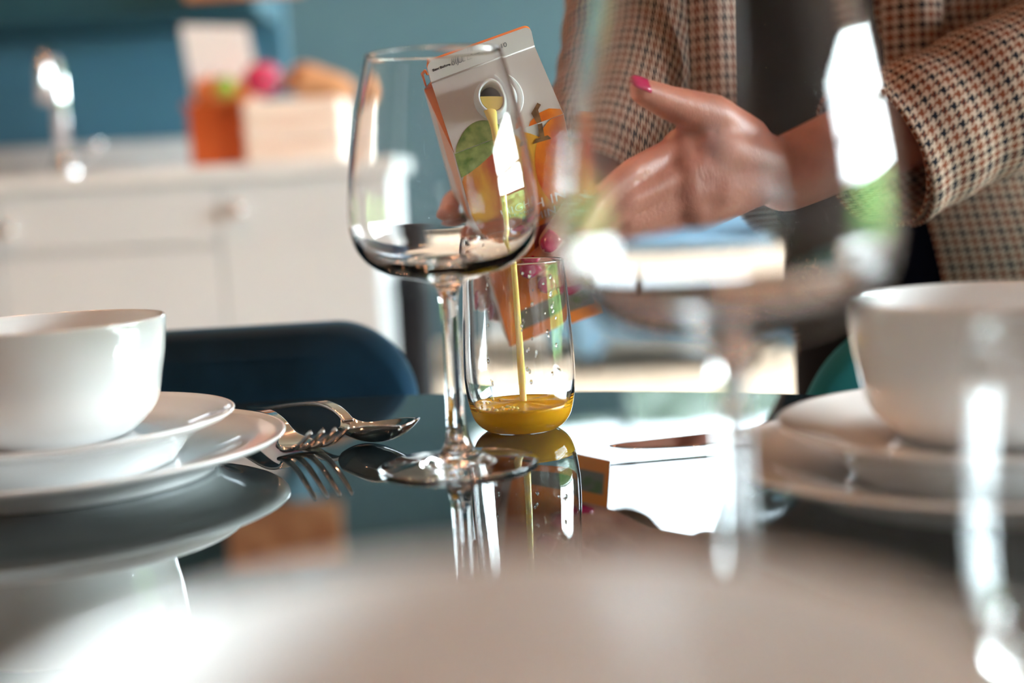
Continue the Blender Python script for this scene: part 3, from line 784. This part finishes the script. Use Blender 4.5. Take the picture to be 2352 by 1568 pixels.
# fin, rounded top corners
bm = bmesh.new(); fr = .0045; pts2 = [(-g, RZ)] + [(-g+fr-fr*cos(a), RT-fr+fr*sin(a)) for a in np.linspace(0, pi/2, 7)] + [(g-fr+fr*sin(a), RT-fr+fr*cos(a)) for a in np.linspace(0, pi/2, 7)] + [(g, RZ)]
f1 = [bm.verts.new((x, -.0011, z)) for x, z in pts2]; f2 = [bm.verts.new((x, .0011, z)) for x, z in pts2]
bm.faces.new(f1); bm.faces.new(f2[::-1])
for k in range(len(pts2)-1): bm.faces.new((f1[k], f2[k], f2[k+1], f1[k+1])).material_index = 1
obj('top_fin', bm, [M['board'], M['orange_print']], carton, smooth=False)
obj('seal_crease', tube([(-g, -.0013, RZ+.0006), (g, -.0013, RZ+.0006)], .0005, 8), M['board'], carton)
# spout
rot = Matrix((ux, uy, n_)).transposed().to_4x4(); rot.translation = SC
sp_ = obj('spout', lathe([(.0088, -.004), (.0118, -.0002), (.0126, .0008), (.0126, .0016), (.0104, .0022), (.0102, .0085), (.0110, .0090), (.0110, .0102), (.0102, .0108), (.0092, .0108), (.0088, .0098), (.0088, -.004)], 72), mat('white_plastic', (.82, .84, .84), .3, sss=.1), carton)
sp_.matrix_local = rot
ins = obj('spout_interior', lathe([(.0088, -.003), (.0088, -.012), (0, -.012)], 48), M['dark_in'], carton); ins.matrix_local = rot
tether = obj('cap_tether', tube([(.0160*cos(a), .0160*sin(a)*1.0, .0010) for a in np.linspace(-.9, 1.0, 24)], .0006, 10), mat('white_cap_plastic', (.80, .81, .80), .3), carton)
tether.matrix_local = rot
# juice surface within the spout: level pool + lip
inv = carton.matrix_world.inverted()
bm = bmesh.new(); wz = (mm @ rot).to_3x3().transposed() @ Vector((0, 0, 1))       # world up in spout frame
hl = -.0022
ring = []
for k in range(40):
    a = 2*pi*k/40; r = .0086
    x, y = r*cos(a), r*sin(a)
    # level plane wz . p = hl
    z = (hl*1.0 - wz.x*x - wz.y*y)/wz.z if abs(wz.z) > .05 else 0
    ring.append((x, y, z))
dn = Vector((wz.x, wz.y, 0)).normalized()
vs = []
for k in range(25):
    a = pi*k/24
    tang = Vector((-dn.y, dn.x, 0)); p = tang*(.0086*cos(a)) - dn*(.0086*sin(a)); vs.append(p)
top_ = [bm.verts.new((p - dn*max(0, 0)).to_tuple()[:2] + (z_,)) if False else bm.verts.new((p.x, p.y, .0102)) for p in vs for z_ in [0]]
bot_ = [bm.verts.new((p.x, p.y, -.0115)) for p in vs]
bm.faces.new(top_); bm.faces.new(bot_[::-1])
for k in range(24): bm.faces.new((top_[k], top_[k+1], bot_[k+1], bot_[k]))
bm.faces.new((top_[-1], top_[0], bot_[0], bot_[-1]))
jp = obj('juice_in_spout', bm, M['juice_pale'], carton, smooth=False); jp.matrix_local = rot
# artwork, printed on the front of the body
yf = -c - .0002
def patch(name, pts_, m_, y=yf):
    bm = bmesh.new(); bm.faces.new([bm.verts.new((x, y, z)) for x, z in pts_]); 
    bmesh.ops.triangulate(bm, faces=bm.faces)
    return obj(name, bm, m_, art, smooth=False)
art = poly('printed_front', [((-c, yf+.00005, .01), (c, yf+.00005, .01), (c, yf+.00005, .112), (-c, yf+.00005, .112))], M['orange_print'], carton)
def clipx(p): return [(min(max(x, -c), c), min(max(z, .0), CH)) for x, z in p]
el = lambda cx, cz, a, b_, ph=0, n=48, t0=0, t1=2*pi: [(cx + a*cos(t)*cos(ph) - b_*sin(t)*sin(ph), cz + a*cos(t)*sin(ph) + b_*sin(t)*cos(ph)) for t in np.linspace(t0, t1, n)]
patch('fruit_print', clipx([(x, max(z, .112)) for x, z in el(-.006, .142, .034, .0475, -.05)]), M['mango'], yf-.0001)
patch('fruit_print', clipx([(x, max(z, .112)) for x, z in el(.034, .150, .0235, .0400, 0)]), M['fruit'], yf-.0002)
lf = [(-c, .1685), (-c, CH), (.004, CH), (.0035, .1870), (-.002, .1830), (-.012, .1775), (-.022, .1725), (-.030, .1695)]
patch('leaf_print', lf, M['leaf'], yf-.0003)
patch('stalk_print', [(.0175, .176), (.0205, .175), (.0210, .1875), (.0180, .1878)], M['stalk'], yf-.0004)
patch('stalk_print', [(.0125, .1745), (.0245, .1735), (.0228, .1770), (.0150, .1775)], M['stalk'], yf-.00045)
patch('label_print', [(-.026, .022), (.031, .022), (.031, .039), (-.026, .039)], M['patch'], yf-.0001)
patch('label_print', [(-.004, .060), (.034, .060), (.034, .108), (.000, .108)], mat('dark_red_print', (.30, .03, .03), .4), yf-.0001)
RX = Matrix.Rotation(radians(90), 4, 'X')
# upper stalk drawn on the gable panel
gb = Matrix((ux, uy, n_)).transposed().to_4x4(); gb.translation = SC + n_*.0003
vb = (Vector(A1)-SC).dot(uy)
lf2 = poly('leaf_print', [tuple([(-.0345+.0385*u, vb + .0135*sin(pi*min(1, u*1.0))**.75, -.0001) for u in np.linspace(0, 1, 24)])], M['leaf'], carton); lf2.matrix_local = gb
fr2 = poly('fruit_print', [tuple([(.0350, vb+.0006, -.0001), (.0345, vb+.0035, -.0001), (.028, vb+.0062, -.0001), (.020, vb+.0055, -.0001), (.0145, vb+.0025, -.0001), (.0125, vb, -.0001), (.0350, vb, -.0001)])], M['fruit'], carton); fr2.matrix_local = gb
st2 = poly('stalk_print', [((.0178, vb, .0001), (.0208, vb, .0001), (.0215, vb+.0075, .0001), (.0242, vb+.010, .0001), (.0226, vb+.0118, .0001), (.0168, vb+.007, .0001))], M['stalk'], carton); st2.matrix_local = gb
text_mesh('printed_text', 'Best Before', .0025, M['ink'], carton, Matrix.Translation((-.0308, -.0013, RZ+.0080)) @ RX, bold=.00006)
text_mesh('printed_text', '01JUL', .0046, M['ink_grey'], carton, Matrix.Translation((-.0180, -.0013, RZ+.0072)) @ RX, spacing=.8)
text_mesh('printed_text', 'L2==', .0046, M['ink_grey'], carton, Matrix.Translation((-.0076, -.0013, RZ+.0072)) @ RX, spacing=.85)
text_mesh('printed_text', '10', .0046, M['ink_grey'], carton, Matrix.Translation((.0125, -.0013, RZ+.0072)) @ RX)
text_mesh('printed_text', 'HIGH IN', .0112, M['ink_pale'], carton, Matrix.Translation((-.0165, yf-.0005, .1230)) @ RX, spacing=1.05)
text_mesh('printed_text', 'VITAMIN C', .0085, M['ink_pale'], carton, Matrix.Translation((-.0165, yf-.0005, .1140)) @ RX, spacing=1.05)

# ------------------------------------------------------------------ person
SH, EL = None, None
def caps(bm, p, q, r0, r1, seg=20):
    """tapered capsule"""
    p, q = Vector(p), Vector(q); d = q-p; L_ = d.length
    if L_ < 1e-6: return
    t = d/L_; N_ = Vector((0, 0, 1)) if abs(t.z) < .9 else Vector((1, 0, 0)); N_ = (N_ - t*N_.dot(t)).normalized(); B = t.cross(N_)
    rings = []
    for k in range(6):
        a = -pi/2 + (pi/2)*k/5; rings.append((p + t*(r0*sin(a)), r0*cos(a)))
    for k in range(6):
        a = (pi/2)*k/5; rings.append((q + t*(r1*sin(a)), r1*cos(a)))
    R_ = []
    for c_, r in rings:
        if r < 1e-5: R_.append([bm.verts.new(c_)])
        else: R_.append([bm.verts.new(c_ + N_*r*cos(2*pi*i/seg) + B*r*sin(2*pi*i/seg)) for i in range(seg)])
    for a_, b_ in zip(R_, R_[1:]):
        for i in range(seg):
            j = (i+1) % seg
            if len(a_) == 1: bm.faces.new((a_[0], b_[i], b_[j]))
            elif len(b_) == 1: bm.faces.new((a_[i], a_[j], b_[0]))
            else: bm.faces.new((a_[i], a_[j], b_[j], b_[i]))
def chainc(bm, pts_, rs):
    for (p, q), (a_, b_) in zip(zip(pts_, pts_[1:]), zip(rs, rs[1:])): caps(bm, p, q, a_, b_)
person = thing('person', 'person in a houndstooth jacket over a dark top, both hands holding the carton', 'person', (P(2100, 600, 1.25).x, 1.25, ZF))
TO = Vector(person.location)
body = bmesh.new()
hip = Vector((P(2310, 600, 1.25).x, 1.27, .08)); chest = Vector((P(1960, -200, 1.22).x, 1.22, .46)); neck = Vector((chest.x-.01, 1.18, .66)); head = Vector((chest.x-.03, 1.10, .80))
for s in (-1, 1):
    caps(body, hip + Vector((s*.05, 0, 0)), chest + Vector((s*.05, 0, 0)), .07, .07)
    caps(body, chest + Vector((s*.04, 0, 0)), chest + Vector((s*.14, .0, .11)), .07, .045)
    kn = Vector((hip.x + s*.10, hip.y+.02, -.30)); an = Vector((hip.x + s*.11, hip.y+.06, ZF+.09))
    chainc(body, [hip + Vector((s*.085, 0, -.03)), kn, an], [.082, .055, .035])
    caps(body, an + Vector((0, 0, -.045)), an + Vector((0, -.16, -.06)), .034, .026)
caps(body, chest, neck, .08, .055); caps(body, neck, head + Vector((0, .02, -.03)), .052, .05)
# head: skull, jaw, nose, ears
caps(body, head + Vector((0, .035, .055)), head + Vector((0, -.005, .045)), .082, .076)
caps(body, head + Vector((0, -.005, .02)), head + Vector((0, -.03, -.055)), .066, .034)
caps(body, head + Vector((0, -.070, .035)), head + Vector((0, -.096, .002)), .008, .012)
for s in (-1, 1):
    caps(body, head + Vector((s*.078, .02, .035)), head + Vector((s*.080, .015, -.005)), .012, .008)
    caps(body, head + Vector((s*.030, -.062, -.0)), head + Vector((s*.045, -.03, -.01)), .016, .022)
caps(body, head + Vector((-.020, -.075, -.030)), head + Vector((.020, -.075, -.030)), .007, .007)
shL = chest + Vector((.19, .0, .11)); shR = chest + Vector((-.19, .0, .11))
# arm on the picture's right
elL = P(2800, -10, 1.12); wrL = P(1815, 400, 1.03)
chainc(body, [shL, elL, wrL], [.048, .042, .027])
# hand on the picture's right: palm edge on, thumb up, fingers round the carton's right side
def hand(wr, mcps, palm_r, fingers, thumb, rs):
    for mcp in mcps: caps(body, wr, mcp, rs['w'], palm_r)
    for a_, b_ in zip(mcps, mcps[1:]): caps(body, a_, b_, palm_r, palm_r)
    for f in fingers: chainc(body, f[0], f[1])
    chainc(body, thumb[0], thumb[1])
mc = [P(1555, 345, .995), P(1565, 400, .985), P(1570, 450, .985), P(1590, 497, .99)]
wr2 = P(1765, 385, 1.02)
fR = [.0115, .0100, .0090, .0078]
fL = [
 ([mc[0], P(1430, 398, .965), P(1335, 462, .948), P(1262, 556, .930)], fR),
 ([mc[1], P(1420, 462, .960), P(1310, 545, .950), P(1222, 612, .944)], fR),
 ([mc[2], P(1425, 525, .965), P(1330, 602, .965), P(1262, 650, .956)], [.011, .0098, .0088, .0076]),
 ([mc[3], P(1450, 560, .975), P(1370, 618, .975), P(1312, 655, .966)], [.010, .0088, .0078, .0068]),
]
hand(wr2, mc, .0150, fL, ([P(1720, 330, 1.015), P(1640, 268, .995), P(1530, 238, .975), P(1452, 208, .960)], [.0190, .0150, .0118, .0088]), {'w': .023})
caps(body, wr2, P(1650, 350, 1.0), .024, .022); caps(body, wr2, P(1640, 440, 1.0), .024, .022); caps(body, P(1640, 290, .998), P(1600, 350, .995), .014, .014)
# arm on the picture's left, hand behind the carton with fingertips round its left side
elR = P(1490, -160, 1.20); wrR = P(1335, 420, 1.085)
chainc(body, [shR, elR, wrR], [.048, .042, .027])
mA = [P(1190, 430, 1.06), P(1195, 490, 1.065), P(1200, 545, 1.07), P(1212, 600, 1.075)]
fA = [
 ([mA[0], P(1110, 425, 1.055), P(1045, 468, 1.02), P(1032, 500, .975)], [.0112, .0105, .0098, .0092]),
 ([mA[1], P(1110, 480, 1.06), P(1052, 520, 1.03), P(1042, 548, .985)], [.0112, .0100, .0092, .0082]),
 ([mA[2], P(1115, 560, 1.065), P(1092, 625, 1.04), P(1096, 695, 1.00)], [.0108, .0100, .0090, .0078]),
 ([mA[3], P(1150, 630, 1.07), P(1130, 680, 1.05), P(1135, 720, 1.03)], [.0095, .0085, .0078, .0070]),
]
hand(P(1290, 470, 1.08), mA, .0145, fA, ([P(1270, 420, 1.07), P(1255, 350, 1.05), P(1262, 300, 1.03)], [.017, .0135, .0100]), {'w': .022})
caps(body, wrR, P(1290, 470, 1.08), .026, .023)
bmesh.ops.transform(body, matrix=Matrix.Translation(-TO), verts=body.verts)
bo = obj('body', body, M['skin'], person)
rm = bo.modifiers.new('r', 'REMESH'); rm.mode = 'VOXEL'; rm.voxel_size = .0027; rm.use_smooth_shade = True
smo = bo.modifiers.new('s', 'CORRECTIVE_SMOOTH') if False else bo.modifiers.new('s', 'SMOOTH'); smo.factor = .5; smo.iterations = 5
def pobj(name, bm, material, **k):
    bmesh.ops.transform(bm, matrix=Matrix.Translation(-TO), verts=bm.verts)
    return obj(name, bm, material, person, **k)
# nails
def nail(tip, prev, r, length=.011, side=None):
    d = (Vector(tip)-Vector(prev)).normalized(); s = (side or Vector((0, -1, 0))); s = (s - d*s.dot(d)).normalized(); wv = d.cross(s)
    bm = bmesh.new(); rows = []
    for k in range(9):
        u = k/8; rw = r*.72*(1 if u < .55 else sqrt(max(.02, 1-((u-.55)/.45)**2)))
        rows.append([bm.verts.new(Vector(tip) - d*.004 + d*length*u*1.2 + wv*rw*t_ + s*(r*.93 - .25*r*t_*t_ - .0015*u*u)) for t_ in np.linspace(-1, 1, 7)])
    for a_, b_ in zip(rows, rows[1:]):
        for k in range(6): bm.faces.new((a_[k], a_[k+1], b_[k+1], b_[k]))
    pobj('fingernail', bm, M['nail'], solid=.0009)
for f, rs in fL: nail(f[3], f[2], rs[3])
nail(P(1452, 208, .960), P(1530, 238, .975), .0088, .015, side=Vector((0, -.8, .7)))
nail(fA[2][0][3], fA[2][0][2], .0078, .013, side=Vector((-.6, -.8, 0))); nail(fA[0][0][3], fA[0][0][2], .0085, .006, side=Vector((1, .2, 0)))
nail(fA[3][0][3], fA[3][0][2], .007, .011, side=Vector((-.6, -.8, 0)))
# ring
rp = P(1428, 462, .960); rt = (P(1310, 545, .925)-P(1420, 462, .960)).normalized()
# eyes and hair
for s in (-1, 1):
    bm = bmesh.new(); bmesh.ops.create_uvsphere(bm, u_segments=20, v_segments=12, radius=.0125, matrix=Matrix.Translation(head + Vector((s*.030, -.066, .030))))
    pobj('eye', bm, mat('eye_white', (.8, .78, .75), .15))
hb = bmesh.new()
for k in range(26):
    a = radians(-60 + 300*k/25)
    r0 = head + Vector((.045*cos(a), .03 + .045*sin(a), .115)); r1 = head + Vector((.090*cos(a), .035+.088*sin(a), .04)); r2 = head + Vector((.095*cos(a), .05+.09*sin(a), -.12))
    chainc(hb, [r0, r1, r2], [.022, .018, .010])
caps(hb, head+Vector((0, .0, .115)), head+Vector((0, .05, .11)), .045, .05)
h_ = pobj('hair', hb, M['hair']); r_ = h_.modifiers.new('r', 'REMESH'); r_.mode = 'VOXEL'; r_.voxel_size = .006; r_.use_smooth_shade = True
# dark top under the jacket
def loft(secs, n=72, t0=0., t1=2*pi, cap=False, thick=0):
    """secs: (cx, cy, z, a, b, t0, t1, extra)"""
    bm = bmesh.new(); L = bm.loops.layers.uv.new('UVMap'); rows = []; vv = 0; prev = None; am = np.mean([(s_[3]+s_[4])/2 for s_ in secs])
    lens = []
    for s_ in secs:
        cx, cy, z, a, b_, q0, q1 = s_[:7]
        rows.append([bm.verts.new((cx + a*cos(q0+(q1-q0)*k/n), cy - b_*sin(q0+(q1-q0)*k/n), z)) for k in range(n+1)])
        if prev is not None: vv += sqrt((z-prev[2])**2 + ((cx-prev[0])**2)*.3)
        lens.append(vv); prev = s_
    q0m = np.mean([s_[5] for s_ in secs]); q1m = np.mean([s_[6] for s_ in secs])
    for i in range(len(rows)-1):
        for k in range(n):
            f = bm.faces.new((rows[i][k], rows[i][k+1], rows[i+1][k+1], rows[i+1][k]))
            for lp, (kk, ii) in zip(f.loops, ((k, i), (k+1, i), (k+1, i+1), (k, i+1))):
                lp[L].uv = ((q0m+(q1m-q0m)*kk/n)*am*1.1, lens[ii])
    if abs(secs[0][6]-secs[0][5]-2*pi) < 1e-6: bmesh.ops.remove_doubles(bm, verts=bm.verts, dist=1e-6)
    return bm
def lerp_secs(S, k=6):
    A = np.array(S, float); out = []
    Q = np.vstack([A[:1], A, A[-1:]])
    for i in range(1, len(Q)-2):
        p0, p1, p2, p3 = Q[i-1:i+3]
        for s in range(k):
            t = s/k; out.append(tuple(.5*((2*p1)+(-p0+p2)*t+(2*p0-5*p1+4*p2-p3)*t*t+(-p0+3*p1-3*p2+p3)*t**3)))
    out.append(tuple(A[-1])); return out
yT = 1.24
xa = P(1570, 0, yT).x; xb = P(1785, 560, yT).x; zA = P(1570, 0, yT).z; zBm = P(1700, 560, yT).z
TWO = 2*pi
cA, cB, cT = xa + .165, xb + .165, chest.x
shirt = lerp_secs([(hip.x, 1.27, -.02, .150, .105, 0, TWO), (cB+.0, 1.265, zBm, .150, .103, 0, TWO), (cA, 1.245, zA, .150, .103, 0, TWO), (cT, 1.22, .46, .160, .105, 0, TWO), (cT, 1.20, .58, .155, .090, 0, TWO), (cT-.005, 1.185, .635, .07, .065, 0, TWO)])
pobj('shirt', loft(shirt), M['shirt'])
# trousers
tr = [(hip.x, 1.27, .10, .158, .108, 0, TWO), (hip.x, 1.27, .0, .165, .112, 0, TWO), (hip.x, 1.275, -.08, .165, .110, 0, TWO)]
bm = loft(lerp_secs(tr))
pobj('trousers', bm, M['trouser'])
for s in (-1, 1):
    kn = Vector((hip.x + s*.10, hip.y+.02, -.30)); an = Vector((hip.x + s*.11, hip.y+.06, ZF+.06))
    pobj('trouser_leg', tube(spline([hip + Vector((s*.085, 0, .02)), hip + Vector((s*.09, .0, -.15)), kn, an], 6), rspline([.088, .088, .068, .060], 6), 32), M['trouser'])
    pobj('shoe', tube(spline([an + Vector((0, .045, -.02)), an + Vector((0, 0, -.018)), an + Vector((0, -.10, -.032)), an + Vector((0, -.19, -.040))], 4), rspline([.03, .040, .034, .012], 4), 24), M['trouser'])
# jacket shell, open at the front between the two angles
def ang(x, cx, a): return math.acos(max(-1, min(1, (x-cx)/a)))
JA, JB = .172, .118
zC = P(2140, 400, yT).z; zD = P(2190, 630, yT).z
def sec(cx, cy, z, a, b_, xr_, xl_):
    q0 = ang(xl_, cx, a) if xl_ is not None else None
    return (cx, cy, z, a, b_, q0 - TWO, ang(xr_, cx, a))
xs_l0, xs_r0 = P(1690, 0, yT-.11).x, P(2012, 0, yT-.11).x
cC, cD = (P(1695, 400, yT).x + .165), (P(1825, 700, yT).x+.175)
S_ = [sec(cD+.02, 1.265, -.04, .185, .125, P(2215, 740, yT-.11).x, P(1850, 740, yT-.11).x),
      sec(cD, 1.262, zD, .180, .122, P(2185, 630, yT-.11).x, P(1800, 630, yT-.11).x),
      sec(cC, 1.255, zC, .175, .120, P(2110, 400, yT-.11).x, P(1700, 400, yT-.11).x),
      sec(cA+.004, 1.25, P(1700, 200, yT).z, JA, JB, P(2050, 200, yT-.11).x, P(1685, 200, yT-.11).x),
      sec(cA, 1.245, zA, JA, JB, xs_r0, xs_l0),
      sec(cT, 1.22, .46, .180, .120, cT+.045, cT-.045),
      sec(cT, 1.20, .575, .190, .105, cT+.035, cT-.035),
      sec(cT-.005, 1.19, .63, .10, .08, cT+.025, cT-.035)]
jk = pobj('jacket', loft(lerp_secs(S_, 6), 120), M['tweed'], solid=.003)
# lapel edges hanging straight down: front panels
def panel(pts4, name):
    bm = bmesh.new(); L = bm.loops.layers.uv.new('UVMap'); nx, ny = 14, 24
    a_, b_, c_, d_ = [Vector(p) for p in pts4]          # top-left, top-right, bottom-right, bottom-left
    G = [[None]*(nx+1) for _ in range(ny+1)]; UVs = {}
    for j in range(ny+1):
        for i in range(nx+1):
            u, v = i/nx, j/ny
            p = (a_*(1-u)+b_*u)*(1-v) + (d_*(1-u)+c_*u)*v
            p = p + Vector((0, -.014*sin(pi*u), 0)); G[j][i] = bm.verts.new(p); UVs[(j, i)] = ((p-a_).x*1.15, p.z)
    for j in range(ny):
        for i in range(nx):
            f = bm.faces.new((G[j][i], G[j][i+1], G[j+1][i+1], G[j+1][i]))
            for lp, k in zip(f.loops, ((j, i), (j, i+1), (j+1, i+1), (j+1, i))): lp[L].uv = UVs[k]
    return pobj(name, bm, M['tweed'], solid=.004)
panel([P(1560, -260, 1.11), P(1688, -260, 1.10), P(1690, 250, 1.10), P(1588, 225, 1.11)], 'lapel')
panel([P(2010, -260, 1.10), P(2158, -260, 1.09), P(2162, 230, 1.09), P(2040, 230, 1.10)], 'lapel')
# sleeves
sl = spline([shL + Vector((-.09, 0, .012)), shL + Vector((-.045, 0, .014)), shL + Vector((.012, 0, -.012)), shL*.5+elL*.5, elL, P(2560, 105, 1.08), P(2330, 205, 1.055), P(2160, 285, 1.04), P(2028, 352, 1.03)], 10)
rr_ = rspline([.045, .064, .070, .064, .060, .058, .0535, .052, .0545], 10)
rnd2 = random.Random(5)
bm = tube(sl, [(r*(1+.02*sin(i*.9)), r*(1+.025*sin(i*.7+1))) for i, r in enumerate(rr_)], 64, cap=False, uv=True)
pobj('sleeve', bm, M['tweed'], solid=.003)
cf = tube([P(2034, 349, 1.031), P(2010, 361, 1.0275)], [.051, .051], 64, cap=False, uv=True)
pobj('cuff', cf, M['shirt'] if False else M['tweed'], solid=.002)
sr = spline([shR + Vector((.09, 0, .012)), shR + Vector((.045, 0, .014)), shR + Vector((-.012, 0, -.012)), shR*.5+elR*.5, elR, P(1455, -20, 1.18), P(1440, 120, 1.155), P(1412, 240, 1.13), P(1375, 345, 1.105), P(1345, 425, 1.09)], 10)
rr_ = rspline([.045, .064, .070, .064, .058, .052, .050, .047, .046, .045], 10)
bm = tube(sr, [(r*(1+.02*sin(i*.9)), r*(1+.025*sin(i*.7+1))) for i, r in enumerate(rr_)], 64, cap=False, uv=True)
pobj('sleeve', bm, M['tweed'], solid=.003)
